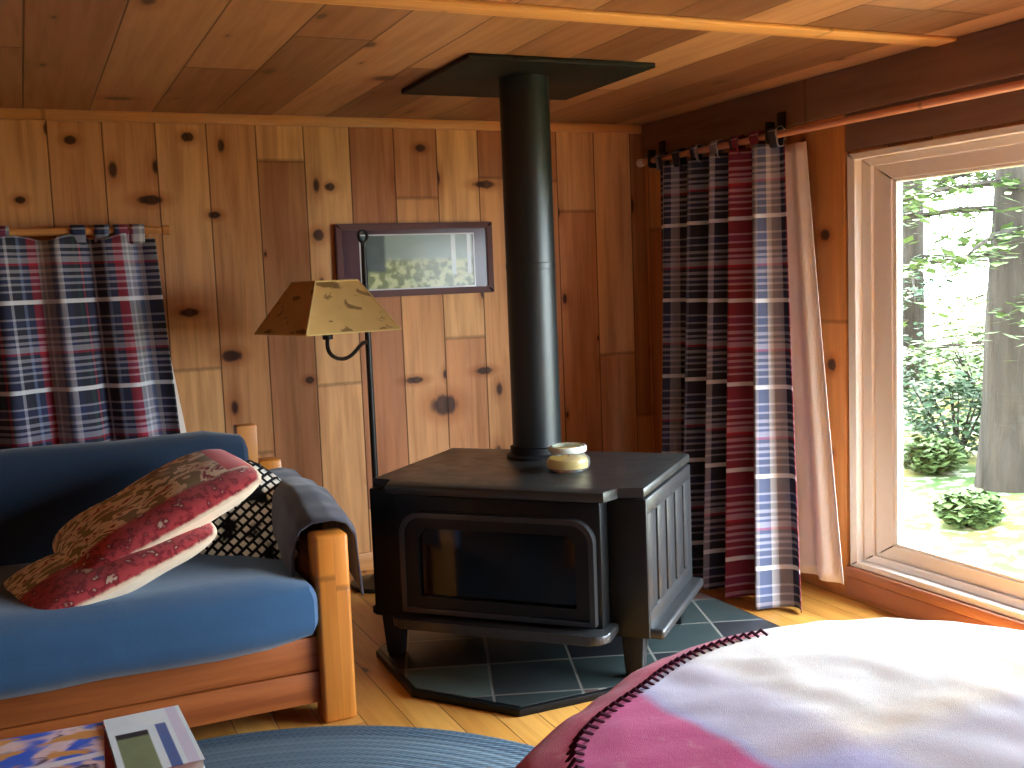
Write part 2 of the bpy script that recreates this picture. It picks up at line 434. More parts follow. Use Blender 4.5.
# pipe and ceiling plate
px, py = 1.845, 3.875
bm = bmesh.new(); lathe(bm, [(.0,.748),(.098,.748),(.098,1.45),(.0995,1.452),(.0995,1.475),(.098,1.477),(.098,CEIL-.022),(0,CEIL-.022)], 48, (px,py,0))
tag(build('stove_pipe', bm, m_pipe), 'tall round black flue pipe rising from stove top to the ceiling', 'stove pipe')
bm = newbox(1.492, 2.26, 3.575, 4.32, CEIL-.020, CEIL-.001, .003)
tag(build('ceiling_plate', bm, m_plate), 'flat square black metal plate around the flue at the ceiling', 'plate')

# hearth
def hearth():
    poly = [(1.125,3.86),(1.113,3.41),(1.365,3.075),(2.45,3.075),(2.60,3.3),(2.60,4.6),(1.9,4.72)]
    root = thing('hearth_pad', 'low slate tiled hearth pad with black edge, under the wood stove', 'hearth', (1.9,3.8,0))
    build('edging', prism(bmesh.new(), poly, .0, .026, .003), m_black, root, world=True)
    c = Vector((1.9,3.8)); inner = [tuple(c + (Vector(p)-c)*.978) for p in poly]
    m = Mat('slate_tiles', .38, .5)
    x, y, _ = m.sep(m.obj())
    # tiles laid square to the stove
    a = R(-20); u = m.add(m.mul(x, math.cos(a)), m.mul(y, math.sin(a))); v = m.sub(m.mul(y, math.cos(a)), m.mul(x, math.sin(a)))
    qu, qv = m.math('DIVIDE', m.add(u, .03), .30), m.math('DIVIDE', m.add(v, .14), .30)
    r = m.white(m.comb(m.math('FLOOR', qu), m.math('FLOOR', qv), 2.2))
    col = m.ramp(r, [(0,hexc(46,56,56)),(.3,hexc(34,36,40)),(.55,hexc(80,98,94)),(.7,hexc(72,54,50)),(.85,hexc(50,58,60))], 'CONSTANT')
    n = m.noise(m.obj(), 9, 5)
    col = m.mix(m.mul(n, .6), col, m.mix(1.0, col, (.6,.6,.62,1), 'MULTIPLY'))
    e = m.math('MAXIMUM', m.math('ABSOLUTE', m.sub(m.math('FRACT', qu), .5)), m.math('ABSOLUTE', m.sub(m.math('FRACT', qv), .5)))
    g = m.step(e, .478, .49)
    m.col(m.mix(g, col, hexc(104,102,96))); m.bump(m.sub(m.mul(n, .4), g), .3, .005)
    build('slate_tile', prism(bmesh.new(), inner, .024, .030, .001), m.m, root, world=True)
hearth()

# glass jar candle on the stove
def jar():
    root = thing('candle_jar', 'squat glass jar of yellow wax standing on the stove top beside the flue', 'jar', (1.805,3.53,.7002))
    bm = bmesh.new()
    lathe(bm, [(0,.0),(.070,.0),(.080,.010),(.084,.030),(.080,.046),(.066,.056),(.060,.062),(.060,.066),(.066,.070),(.066,.090),(.062,.094),(.056,.092),(.056,.062),(.074,.046),(.078,.03),(.074,.012),(0,.006)], 40)
    g = Mat('jar_glass', .05, .5); g.col((.95,.97,.92)); g.set(g.b, 'Transmission Weight', .92); g.set(g.b, 'IOR', 1.3)
    build('glass', bm, g.m, root)
    wx = plain('yellow_wax', hexc(234,196,84), .5, .4, var=.06)
    bm = bmesh.new(); lathe(bm, [(0,.0075),(.072,.013),(.076,.03),(.072,.044),(.0,.046)], 32)
    build('wax', bm, wx, root)
    bm = bmesh.new(); lathe(bm, [(.069,.070),(.071,.074),(.071,.088),(.069,.092),(.0665,.092),(.0665,.070)], 40)
    build('rim', bm, plain('clear_rim', hexc(226,230,216), .25, .5, var=.03), root)
    bm = bmesh.new(); tube(bm, [(0,0,.045),(0.002,0,.052),(.004,.001,.058)], .0015, 6); build('wick', bm, m_iron, root)
jar()

# ------------------------------------------------------------------ sofa
def cushion(bm, x0, x1, y0, y1, z0, z1, puff=.03, r=.07, nx=28, ny=16, nz=6, sag=0.0, seed=1.0):
    bmesh.ops.create_cube(bm, size=2.0)
    bmesh.ops.subdivide_edges(bm, edges=bm.edges[:], cuts=11, use_grid_fill=True)
    c = Vector(((x0+x1)/2, (y0+y1)/2, (z0+z1)/2)); h = Vector(((x1-x0)/2, (y1-y0)/2, (z1-z0)/2))
    for v in bm.verts:
        p = v.co.copy()
        q = Vector([math.copysign(abs(p[k]), p[k])*h[k] for k in range(3)])
        core = Vector([max(-(h[k]-min(r, h[k]*.98)), min(h[k]-min(r, h[k]*.98), q[k])) for k in range(3)])
        d = q - core
        if d.length > 1e-6:
            # round the edges
            rr = min(r, min(h)*.98)
            core = Vector([max(-(h[k]-rr), min(h[k]-rr, q[k])) for k in range(3)])
            d = q - core
            if d.length > 1e-6: q = core + d.normalized()*rr
        bx = (1-p.x*p.x); by = (1-p.y*p.y); bz = (1-p.z*p.z)
        q.z += puff*(bx**.5)*(by**.5)*p.z if bx > 0 and by > 0 else 0
        n = mnoise.noise(Vector((q.x*3.1, q.y*3.1, q.z*3.1+seed)))
        n2 = mnoise.noise(Vector((q.x*9, q.y*9, q.z*9+seed)))
        q += Vector((0, n*.008, n*.010 + n2*.004))
        v.co = c + q
    return bm
def sofa():
    root = thing('sofa', 'pine framed sofa with blue cushions below the left plaid curtain', 'sofa', (-.15,3.8,0))
    B = lambda name, bm, m, par=root, **k: build(name, bm, m, par, world=True, **k)
    XS = -1.25
    for px_ in (.788, XS):
        bm = newbox(px_, px_+.112, 3.335, 3.44, 0, .622, .014, 3); B('arm_post', bm, m_postwood)
        bm = newbox(px_+.01, px_+.10, 4.23, 4.32, 0, .74, .01); B('back_post', bm, m_postwood)
        bm = newbox(px_+.025, px_+.085, 3.43, 4.24, .12, .60, .008); B('arm_panel', bm, m_sofawood)
    B('rail_board', newbox(XS+.10, .79, 3.365, 3.40, .176, .288, .005), m_sofawood)
    B('rail_board', newbox(XS+.10, .79, 3.362, 3.40, .068, .173, .005), m_sofawood)
    B('seat_deck', newbox(XS+.10, .79, 3.40, 4.20, .24, .285, .003), m_sofawood)
    B('back_rail', newbox(XS+.10, .79, 4.27, 4.31, .55, .80, .006), m_sofawood)
    B('seat_cushion', cushion(bmesh.new(), XS+.10, .782, 3.245, 4.08, .292, .50, .022, .075, seed=2), m_blue)
    # back cushion, leaning
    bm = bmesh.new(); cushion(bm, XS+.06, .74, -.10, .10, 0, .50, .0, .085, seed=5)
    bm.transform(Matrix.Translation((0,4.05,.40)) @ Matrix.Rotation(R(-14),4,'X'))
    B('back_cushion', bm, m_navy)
    B('corner_block', newbox(.72, .80, 4.24, 4.31, .72, .885, .006), m_casing)
sofa()

def drape():
    bm = bmesh.new()
    # charcoal cloth laid over the right arm: s across the arm (inside > top > outside), t from post to back
    def fn(s, t):
        y = 3.40 + .72*t
        topz = .640 + .10*t + .035*math.sin(t*5)
        prof = [(.735, -.16), (.745, -.08), (.765, -.015), (.80, .010), (.86, .012), (.905, -.004), (.935, -.05), (.945, -.15), (.95, -.27 + .12*t)]
        k = s*(len(prof)-1); i = min(int(k), len(prof)-2); f = k-i
        x = prof[i][0]*(1-f)+prof[i+1][0]*f; z = prof[i][1]*(1-f)+prof[i+1][1]*f
        w = mnoise.noise(Vector((x*6, y*6, 3)))*.016 + mnoise.noise(Vector((x*15, y*15, 9)))*.006
        return (x + w*.6, y + (.02*math.sin(s*9) if t < .05 else 0), topz + z + w)
    grid(bm, 40, 40, fn, lambda a, b: (a*.7, b*.7))
    o = build('throw_cloth', bm, m_charcoal); solid(o, .012, 1); subsurf(o, 1)
    tag(o, 'charcoal cloth draped over the right arm of the blue sofa', 'cloth')
drape()

# pillows
def pillow_mesh(L, Wd, Th, pinch=.06, n=28):
    bm = bmesh.new(); vs = {}
    for sgn in (1, -1):
        for i in range(n+1):
            for j in range(n+1):
                u, v = 2*i/n-1, 2*j/n-1
                edge = i in (0, n) or j in (0, n)
                if edge and sgn < 0: vs[(sgn,i,j)] = vs[(1,i,j)]; continue
                x = u*L*(1-pinch*(1-u*u)*0 - pinch*(1-v*v)*abs(u)**4*0 - 0) ; y = v*Wd
                rc = 1 - .10*(abs(u)*abs(v))**3.0
                x *= rc; y *= rc
                h = Th*max(0, (1-abs(u)**3.0))**.55*max(0, (1-abs(v)**3.0))**.55
                wv = mnoise.noise(Vector((x*6, y*6, sgn*3+L)))*.012*min(1, h/Th*2)
                vs[(sgn,i,j)] = bm.verts.new((x, y, sgn*h + wv))
    for sgn in (1, -1):
        for i in range(n):
            for j in range(n):
                f = [vs[(sgn,i,j)], vs[(sgn,i+1,j)], vs[(sgn,i+1,j+1)], vs[(sgn,i,j+1)]]
                bm.faces.new(f if sgn > 0 else f[::-1])
    return bm
def patterned(name, L, Wd, redlo, redhi):
    m = Mat(name, .9, .15)
    x, y, z = m.sep(m.obj())
    cream, red, olive, dred = hexc(236,220,190), hexc(172,60,64), hexc(140,128,88), hexc(124,32,40)
    n = m.noise(m.comb(m.mul(x, 9), m.mul(y, 14), 0), 1.0, 2, .5, 1.5)
    leaf = m.ramp(n, [(0,olive),(.42,olive),(.47,cream),(.56,cream),(.60,hexc(150,60,52)),(.66,cream)], 'CONSTANT')
    rn = m.noise(m.obj(), 40, 3)
    redm = m.mix(m.step(rn, .45, .6), red, dred)
    redm = m.mix(m.step(rn, .62, .7, 0, .5), redm, cream)
    inband = m.step(y, redhi-.012, redhi+.012, 1, 0)
    col = m.mix(inband, leaf, redm)
    corner = m.step(x, L*.70, L*.72)
    col = m.mix(m.mul(corner, m.step(y, redhi, redhi+.02)), col, hexc(196,66,62))
    front = m.step(m.add(z, m.mul(m.sub(rn, .5), .012)), .004, .014, 1, 0)
    creamn = m.mix(m.mul(m.noise(m.obj(), 30, 3), .5), cream, hexc(206,150,130))
    col = m.mix(front, col, creamn)
    m.col(col); m.bump(m.noise(m.obj(), 260, 2), .3, .004); m.set(m.b, 'Sheen Weight', .2)
    return m.m
def basket(name):
    m = Mat(name, .9, .15)
    x, y, z = m.sep(m.obj())
    k = 34
    a, b = m.mul(x, k), m.mul(y, k)
    cx, cy = m.math('FRACT', a), m.math('FRACT', b)
    r = m.math('FRACT', m.mul(m.math('FLOOR', b), .5))
    cx = m.math('FRACT', m.add(a, r))
    dx, dy = m.math('ABSOLUTE', m.sub(cx, .5)), m.math('ABSOLUTE', m.sub(cy, .5))
    blk = m.mul(m.step(dx, .30, .38, 1, 0), m.step(dy, .26, .36, 1, 0))
    wob = m.step(m.noise(m.obj(), 14, 2), .36, .48)
    m.col(m.mix(m.mul(blk, wob), hexc(18,16,18), hexc(226,218,202)))
    m.bump(blk, .4, .006)
    return m.m
def place(name, bm, mat, M_, label, cat, group=None):
    o = build(name, bm, mat); o.matrix_basis = M_; return tag(o, label, cat, group)
def euler(x, y, z, rx, ry, rz):
    return Matrix.Translation((x, y, z)) @ Matrix.Rotation(R(rz),4,'Z') @ Matrix.Rotation(R(ry),4,'Y') @ Matrix.Rotation(R(rx),4,'X')
PL = (.33, .24)
place('throw_pillow', pillow_mesh(.33, .24, .078), patterned('leaf_print_pillow', .33, .24, -.20, -.135), euler(.350, 3.67, .705, 7, -22, 8),
      'upper red and cream leaf print pillow, lying on another pillow on the sofa', 'pillow', 'red and cream pillows on the sofa')
place('throw_pillow', pillow_mesh(.33, .23, .07), patterned('leaf_print_pillow_lower', .33, .23, -.17, -.05), euler(.18, 3.58, .572, 5, -18, 10),
      'lower red and cream pillow, squashed flat on blue seat under another pillow', 'pillow', 'red and cream pillows on the sofa')
place('woven_pillow', pillow_mesh(.20, .20, .06), basket('black_white_weave'), euler(.665, 3.77, .588, 50, -34, 16),
      'black and white woven pillow between the red pillows and sofa arm', 'pillow')

# ------------------------------------------------------------------ curtains
def curtain_left():
    root = thing('curtain', 'plaid tab top curtain on the back wall, behind the blue sofa', 'curtain', (-.2,4.97,1.69), 0, 'plaid curtains')
    ztop, zbot = 1.665, .45
    def edge(t): return .545 + .075*t            # right edge leans outward
    def fn(s, t):
        xr = edge(t); x = -1.0 + (xr+1.0)*s
        ph = s*2*math.pi*6.5 + .9*math.sin(s*7)
        amp = .030 + .022*t
        y = 4.965 - .012 + amp*math.sin(ph) + .008*math.sin(ph*2.3+t*2)
        z = ztop + (zbot-ztop)*t + (0.012*math.cos(ph) if t < .02 else 0)
        return (x + .010*math.cos(ph)*t, y, z)
    bm = bmesh.new(); grid(bm, 220, 40, fn, lambda a, b: (a*2.3, (1-b)*1.215))
    o = build('panel', bm, m_tartan, root, world=True); solid(o, .003)
    bm = bmesh.new(); grid(bm, 80, 20, lambda s, t: (.15+(.515+.165*t-.15)*s, 5.02+.012*math.sin(s*26), 1.64+(.42-1.64)*t), lambda a, b: (a, b))
    o = build('lining', bm, m_cream, root, world=True); solid(o, .002)
    for x in (-.85, -.55, -.30, -.06, .235, .33, .41, .475):
        bm = bmesh.new()
        def tab(s, t, x=x):
            a = math.pi*2*t
            w = .030
            return (x + (s-.5)*2*w, 4.975 + .024*math.cos(a)*1.1, 1.69 + .026*math.sin(a) - (0.03 if .6 < t < .9 else 0))
        grid(bm, 3, 20, tab, lambda a, b, x=x: (x+a*.06+.1, b*.2))
        o = build('tab', bm, m_tartan, root, world=True); solid(o, .003)
    rod = thing('curtain_rod', 'pale wooden curtain rod above the sofa on the back wall', 'curtain rod', (-.2,4.975,1.69), 0, 'curtain rods')
    bm = bmesh.new(); tube(bm, [(-1.05,4.975,1.69),(.565,4.975,1.69)], .017, 16); build('rod', bm, m_trimx, rod, world=True)
    for s, xe in ((1,.565), (-1,-1.05)):
        bm = bmesh.new(); tube(bm, [(xe,4.975,1.69),(xe+s*.012,4.975,1.69),(xe+s*.02,4.975,1.69),(xe+s*.045,4.975,1.69),(xe+s*.058,4.975,1.69)], [.017,.013,.021,.023,.012], 14)
        build('finial', bm, m_trimx, rod, world=True)
    for xb in (-.95, .52):
        bm = newbox(xb-.012, xb+.012, 4.975, D, 1.660, 1.675, .003); box(bm, xb-.02, xb+.02, D-.012, D, 1.63, 1.71, .003); build('bracket', bm, m_trimx, rod, world=True)
curtain_left()

def curtain_right():
    root = thing('curtain', 'plaid tab top curtain with cream lining, hanging between stove and window', 'curtain', (3.0,4.2,2.0), 0, 'plaid curtains')
    ztop, zbot = 1.965, .012
    def fn(s, t):
        k = t**1.25
        y = (4.80 + (4.42-4.80)*k)*(1-s) + (3.80 + (3.43-3.80)*k)*s
        x = 3.03 + (2.80-3.03)*k
        x -= .06*k*math.sin(math.pi*s)
        ph = s*2*math.pi*5.5 + .8*math.sin(s*9+1)
        amp = .034 + .034*t
        x += amp*math.sin(ph) - .03*t; y += .02*math.cos(ph*.97)*(.3+t)
        z = ztop + (zbot-ztop)*t
        return (x, y, z)
    bm = bmesh.new(); grid(bm, 220, 60, fn, lambda a, b: (a*1.5, (1-b)*1.955))
    o = build('panel', bm, m_tartan2, root, world=True); solid(o, .003)
    def fl(s, t):
        k = t**1.1
        y = 4.3*(1-s) + s*(3.70 + (3.34-3.70)*k)
        x = 3.075 + (2.93-3.075)*k + .014*math.sin(s*40)*(.4+t)
        return (x, y, 1.95 + (.13-1.95)*t)
    bm = bmesh.new(); grid(bm, 110, 40, fl, lambda a, b: (a, b))
    o = build('lining', bm, m_cream, root, world=True); solid(o, .002)
    for y in (4.76, 4.60, 4.44, 4.28, 4.12, 3.97, 3.84):
        bm = bmesh.new()
        def tab(s, t, y=y):
            a = math.pi*2*t
            return (3.035 + .026*math.cos(a), y + (s-.5)*.06, 2.0 + .028*math.sin(a) - (.03 if .6 < t < .9 else 0))
        grid(bm, 3, 20, tab, lambda a, b, y=y: (y+a*.06, b*.2))
        o = build('tab', bm, m_tartan2, root, world=True); solid(o, .003)
    rod = thing('curtain_rod', 'reddish wooden curtain rod along the right wall over the window', 'curtain rod', (3.035,3.2,2.0), 0, 'curtain rods')
    mr = planks('reddish_rod_wood', 'z', 'y', .3, [hexc(204,138,108), hexc(210,146,116)], kdens=.05, rough=.35, groove=.001)
    bm = bmesh.new(); tube(bm, [(3.035,4.93,2.0),(3.035,3.80,1.994),(3.035,.3,1.972)], .015, 16); build('rod', bm, mr, rod, world=True)
    bm = bmesh.new(); tube(bm, [(3.035,4.93,2.0),(3.035,4.942,2.0),(3.035,4.955,2.0),(3.035,4.98,2.0),(3.035,4.99,2.0)], [.015,.012,.021,.022,.010], 14); build('finial', bm, m_vinyl, rod, world=True)
    for yb in (4.86, 3.885, -.7):
        bm = newbox(3.022, W-.036, yb-.011, yb+.011, 1.962, 1.983, .003); box(bm, W-.048, W-.0355, yb-.025, yb+.025, 1.99, 2.10, .003)
        box(bm, 3.015, 3.055, yb-.012, yb+.012, 1.97, 2.055, .004)
        build('bracket', bm, m_iron, rod, world=True)
curtain_right()

# ------------------------------------------------------------------ lamp
def lamp():
    root = thing('floor_lamp', 'bronze floor lamp with square printed paper shade, between sofa and stove', 'lamp', (1.44,4.80,0))
    X, Y = 1.44, 4.80
    sx, sy = 1.172, 4.50
    B = lambda n, bm, m, par=root, **k: build(n, bm, m, par, world=True, **k)
    bm = bmesh.new(); lathe(bm, [(0,0),(.14,0),(.145,.01),(.14,.02),(.06,.035),(.025,.06),(.018,.10),(0,.10)], 36, (X,Y,0)); B('base', bm, m_lampmetal)
    bm = bmesh.new(); tube(bm, [(X,Y,.06),(X,Y,.8),(X,Y,1.48),(X,Y,1.60)], [.015,.015,.014,.012], 14); B('pole', bm, m_lampmetal)
    bm = bmesh.new(); tube(bm, [(X+.020*math.cos(t), Y+.006*math.sin(t), 1.635+.026*math.sin(t)) for t in [2*math.pi*k/20 for k in range(20)]], .008, 8, closed=True); B('finial_ring', bm, m_lampmetal)
    # scrolled arm to the socket under the shade
    def bez(P, n=14):
        out = []
        for k in range(n+1):
            t = k/n; out.append(tuple(sum(c*p[i] for c, p in zip(((1-t)**3, 3*t*(1-t)**2, 3*t*t*(1-t), t**3), P)) for i in range(3)))
        return out
    pts = bez([(X,Y,1.14),(X-.06,Y-.07,1.19),(X-.10,Y-.14,1.07),(sx+.06,sy+.08,1.10)]) + bez([(sx+.06,sy+.08,1.10),(sx+.01,sy+.02,1.12),(sx-.01,sy,1.14),(sx,sy,1.20)])[1:]
    bm = bmesh.new(); tube(bm, pts, .009, 10); arm = B('arm', bm, m_lampmetal)
    bm = bmesh.new(); lathe(bm, [(0,1.19),(.022,1.19),(.024,1.25),(.016,1.26),(0,1.26)], 20, (sx,sy,0)); B('socket', bm, m_lampmetal)
    bl = plain('frosted_bulb', hexc(238,234,224), .3, .5, var=.02)
    bm = bmesh.new(); lathe(bm, [(0,1.258),(.014,1.26),(.018,1.28),(.030,1.31),(.031,1.33),(.022,1.355),(0,1.365)], 20, (sx,sy,0)); B('bulb', bm, bl)
    m = Mat('printed_parchment', .7, .25)
    x, y, z = m.sep(m.uv()); 
    n1 = m.noise(m.comb(m.mul(x, 9), m.mul(y, 13), 0), 1, 3, .5, .6)
    n2 = m.noise(m.comb(m.mul(x, 14), m.mul(y, 14), 4), 1, 4)
    par = m.mix(n2, hexc(206,164,98), hexc(226,190,124))
    pr = m.mul(m.step(n1, .57, .62), m.step(n2, .30, .42))
    col = m.mix(m.mul(pr, .85), par, hexc(132,98,56)); m.col(col)
    tr_ = m.t.nodes.new('ShaderNodeBsdfTranslucent'); m.set(tr_, 0, col)
    ms = m.t.nodes.new('ShaderNodeMixShader'); ms.inputs[0].default_value = .28
    m.t.links.new(m.b.outputs[0], ms.inputs[1]); m.t.links.new(tr_.outputs[0], ms.inputs[2]); m.t.links.new(ms.outputs[0], m.out.inputs[0])
    phi = R(15.3); sb, st = .222, .099; zb, zt = 1.225, 1.437
    def corner(k, h, zz):
        dx, dy = ((-1,-1),(1,-1),(1,1),(-1,1))[k % 4]
        return Vector((sx + h*(dx*math.cos(phi)-dy*math.sin(phi)), sy + h*(dx*math.sin(phi)+dy*math.cos(phi)), zz))
    shade_bm = bmesh.new(); uvl = shade_bm.loops.layers.uv.verify()
    b_ = [shade_bm.verts.new(corner(k, sb, zb)) for k in range(4)]; t_ = [shade_bm.verts.new(corner(k, st, zt)) for k in range(4)]
    for k in range(4):
        f = shade_bm.faces.new((b_[k], b_[(k+1)%4], t_[(k+1)%4], t_[k]))
        for lp, uv in zip(f.loops, ((0,0),(.44,0),(.32,.25),(.12,.25))): lp[uvl].uv = (uv[0]+k*.7, uv[1])
    sh = B('shade', shade_bm, m.m, smooth=False); solid(sh, .003)
    fb = bmesh.new()
    for k in range(4):
        tube(fb, [corner(k, sb+.002, zb), corner(k, st+.002, zt)], .004, 6)
        tube(fb, [corner(k, sb+.002, zb), corner(k+1, sb+.002, zb)], .005, 6)
        tube(fb, [corner(k, st+.002, zt), corner(k+1, st+.002, zt)], .004, 6)
    B('shade_lacing', fb, plain('shade_lacing', hexc(214,178,112), .7, .2), sh) if False else build('shade_lacing', (lambda b: (b.transform(root.matrix_basis.inverted()), b)[1])(fb), plain('shade_lacing', hexc(214,178,112), .7, .2), sh)
    fb = bmesh.new()
    for k in range(4): tube(fb, [corner(k, st, zt-.004), Vector((sx, sy, zt-.03))], .0025, 6)
    tube(fb, [(sx,sy,1.26),(sx+.03,sy,1.30),(sx+.03,sy,1.37),(sx,sy,zt-.03)], .002, 6)
    B('shade_carrier', fb, m_lampmetal)
lamp()

# ------------------------------------------------------------------ picture
def picture():
    x0, x1, z0, z1 = 1.385, 2.205, 1.352, 1.710
    root = thing('framed_picture', 'dark red framed landscape picture on the pine wall beside the flue', 'picture', ((x0+x1)/2, D, (z0+z1)/2))
    B = lambda n, bm, m, par=root, **k: build(n, bm, m, par, world=True, **k)
    mf = plain('dark_red_frame', hexc(86,38,34), .55, .35, var=.2, scale=12)
    bm = holed(bmesh.new(), 'y', D-.032, D-.001, x0, x1, z0, z1, (x0+.035, x1-.035, z0+.032, z1-.032)); bmesh.ops.bevel(bm, geom=bm.edges[:], offset=.004, segments=2, affect='EDGES')
    B('frame', bm, mf)
    mm = plain('plum_mat_board', hexc(88,58,66), .8, .2, var=.06)
    bm = holed(bmesh.new(), 'y', D-.020, D-.012, x0+.034, x1-.034, z0+.031, z1-.031, (1.510, 2.100, 1.392, 1.650)); B('mat_board', bm, mm, smooth=False)
    bm = holed(bmesh.new(), 'y', D-.021, D-.0195, 1.503, 2.107, 1.385, 1.657, (1.510, 2.100, 1.392, 1.650)); B('mat_bevel', bm, plain('pale_mat_bevel', hexc(206,202,200), .8, .2, var=.02), smooth=False)
    m = Mat('landscape_print', .6, .3)
    x, y, z = m.sep(m.obj())                     # local: x -.41...41, z -.18...18
    n = m.noise(m.comb(m.mul(x, 5), 0, m.mul(z, 9)), 1, 4); nf = m.noise(m.obj(), 26, 4)
    sky = m.mix(n, hexc(120,138,132), hexc(168,180,172))
    grass = m.mix(m.step(nf, .4, .6), hexc(120,128,84), hexc(196,200,150))
    hz = m.add(-.055, m.mul(m.sub(n, .5), .06))
    col = m.mix(m.step(z, -.02, .02, 0, 1), grass, sky)
    trees = m.mul(m.step(x, -.17, -.15, 1, 0), m.step(m.add(z, m.mul(m.sub(n, .5), .05)), -.065, -.045))
    col = m.mix(trees, col, m.mix(nf, hexc(62,74,70), hexc(98,106,108)))
    reflection = m.math('MAXIMUM', m.math('LESS_THAN', m.math('ABSOLUTE', m.sub(x, .20)), .012), m.math('LESS_THAN', m.math('ABSOLUTE', m.sub(x, .285)), .010))  # pale upright bars: window reflection painted into the print colour
    col = m.mix(m.mul(reflection, m.step(z, -.09, -.07)), col, hexc(214,222,222))
    m.col(col)
    B('print', newbox(1.500, 2.110, D-.0118, D-.008, 1.382, 1.660), m.m, smooth=False)
    B('glass', newbox(x0+.034, x1-.034, D-.0245, D-.0225, z0+.031, z1-.031), m_picglass, smooth=False)
picture()

# ------------------------------------------------------------------ rug, table, magazines
def rug():
    m = Mat('braided_rug_wool', .95, .1)
    x, y, _ = m.sep(m.obj()); r = m.math('SQRT', m.add(m.mul(x, x), m.mul(y, y))); an = m.math('ARCTAN2', y, x)
    fr = m.math('FRACT', m.math('DIVIDE', r, .028)); br = m.math('FLOOR', m.math('DIVIDE', r, .028))
    tw = m.math('SINE', m.add(m.mul(m.mul(an, r), 260), m.mul(fr, 5)))
    cr = m.white(m.comb(br, 1.0, 2.0))
    base = m.ramp(cr, [(0,hexc(74,92,108)),(.5,hexc(92,112,126)),(1,hexc(58,78,98))])
    col = m.mix(m.step(tw, -.3, .8, 0, .45), base, hexc(132,150,160))
    e = m.math('ABSOLUTE', m.sub(fr, .5))
    m.col(m.mix(m.step(e, .40, .49, 0, .4), col, hexc(44,56,68))); m.bump(m.sub(m.mul(tw, .3), m.mul(e, 1.4)), .6, .008)
    bm = bmesh.new(); lathe(bm, [(0,.012),(1.13,.012),(1.143,.009),(1.146,.004),(1.146,0),(0,0)], 96)
    o = build('rug', bm, m.m); o.matrix_basis = Matrix.Translation((.32,2.26,0))
    tag(o, 'round braided grey blue rug on the floor in front of the sofa', 'rug')
rug()
def table():
    root = thing('coffee_table', 'low wooden coffee table on the round rug, mostly under magazines', 'table', (-.25,2.2,.012))
    B = lambda n, bm, m, **k: build(n, bm, m, root, world=True, **k)
    X0, X1, Y0, Y1 = -.85, .262, 1.75, 2.56
    B('tabletop', newbox(X0, X1, Y0, Y1, .392, .422, .004), m_sofawood)
    B('apron', holed(bmesh.new(), 'x', 0, 0.0, 0, 0, 0, 0, (0,0,0,0)), m_sofawood) if False else None
    for a in (X0+.04, X1-.09):
        for b in (Y0+.04, Y1-.09): B('leg', newbox(a, a+.05, b, b+.05, .012, .393, .005), m_sofawood)
    for (a,b,c,d) in ((X0+.06, X1-.06, Y0+.05, Y0+.07), (X0+.06, X1-.06, Y1-.07, Y1-.05), (X0+.05, X0+.07, Y0+.06, Y1-.06), (X1-.07, X1-.05, Y0+.06, Y1-.06)):
        B('apron', newbox(a, b, c, d, .32, .393, .003), m_sofawood)
table()
def magmat(name, stops, sc, white_band=None):
    m = Mat(name, .28, .5)
    x, y, z = m.sep(m.obj())
    n = m.noise(m.comb(m.mul(x, sc), m.mul(y, sc*1.6), 0), 1, 3, .55, 1.0)
    n2 = m.noise(m.comb(m.mul(x, sc*.7), m.mul(y, sc*.9), 7), 1, 2, .5, .5)
    col = m.ramp(n, stops, 'LINEAR')
    col = m.mix(m.step(n2, .46, .52), col, hexc(70,110,226))
    if white_band: col = white_band(m, x, y, col)
    m.col(col); return m.m
def magazine(name, w, d, h, cover, M_, label, group=None):
    root = thing(name, label, 'magazine', (0,0,0), 0, group); root.matrix_basis = M_
    pb = newbox(-w/2+.003, w/2-.003, -d/2+.003, d/2-.003, .001, h-.001); build('pages', pb, m_paper, root, smooth=False)
    for v, z0 in (('cover', h-.0012), ('back_cover', 0.0)):
        build(v, newbox(-w/2, w/2, -d/2, d/2, z0, z0+.0012), cover, root, smooth=False)
    return root
m_paper = plain('page_edges', hexc(226,220,210), .7, .2, var=.06)
red_cov = plain('red_cover', hexc(186,44,62), .35, .5, var=.08)
magazine('magazine', .72, .50, .016, red_cov, T((-.112,2.312,.422), R(-2)), 'large red edged magazine lying lowest on the coffee table', 'magazines on the coffee table')
def left_band(m, x, y, col):
    w = m.mul(m.step(y, -.05, -.03), m.step(m.noise(m.comb(m.mul(x, 8), m.mul(y, 20), 3), 1, 3), .52, .58))
    col = m.mix(w, col, hexc(224,160,90))
    ln = m.step(m.math('ABSOLUTE', m.add(y, m.add(.02, m.mul(x, -.12)))), .010, .016, 1, 0)
    return m.mix(ln, col, hexc(236,228,232))
magazine('magazine', .37, .36, .014, magmat('blue_orange_cover', [(0,hexc(60,56,70)),(.36,hexc(70,66,80)),(.42,hexc(240,210,226)),(.52,hexc(236,206,190)),(.60,hexc(84,124,226))], 8, left_band), T((-.10,2.375,.438), R(-3)),
         'glossy magazine with blue and orange cover, on the red edged one', 'magazines on the coffee table')
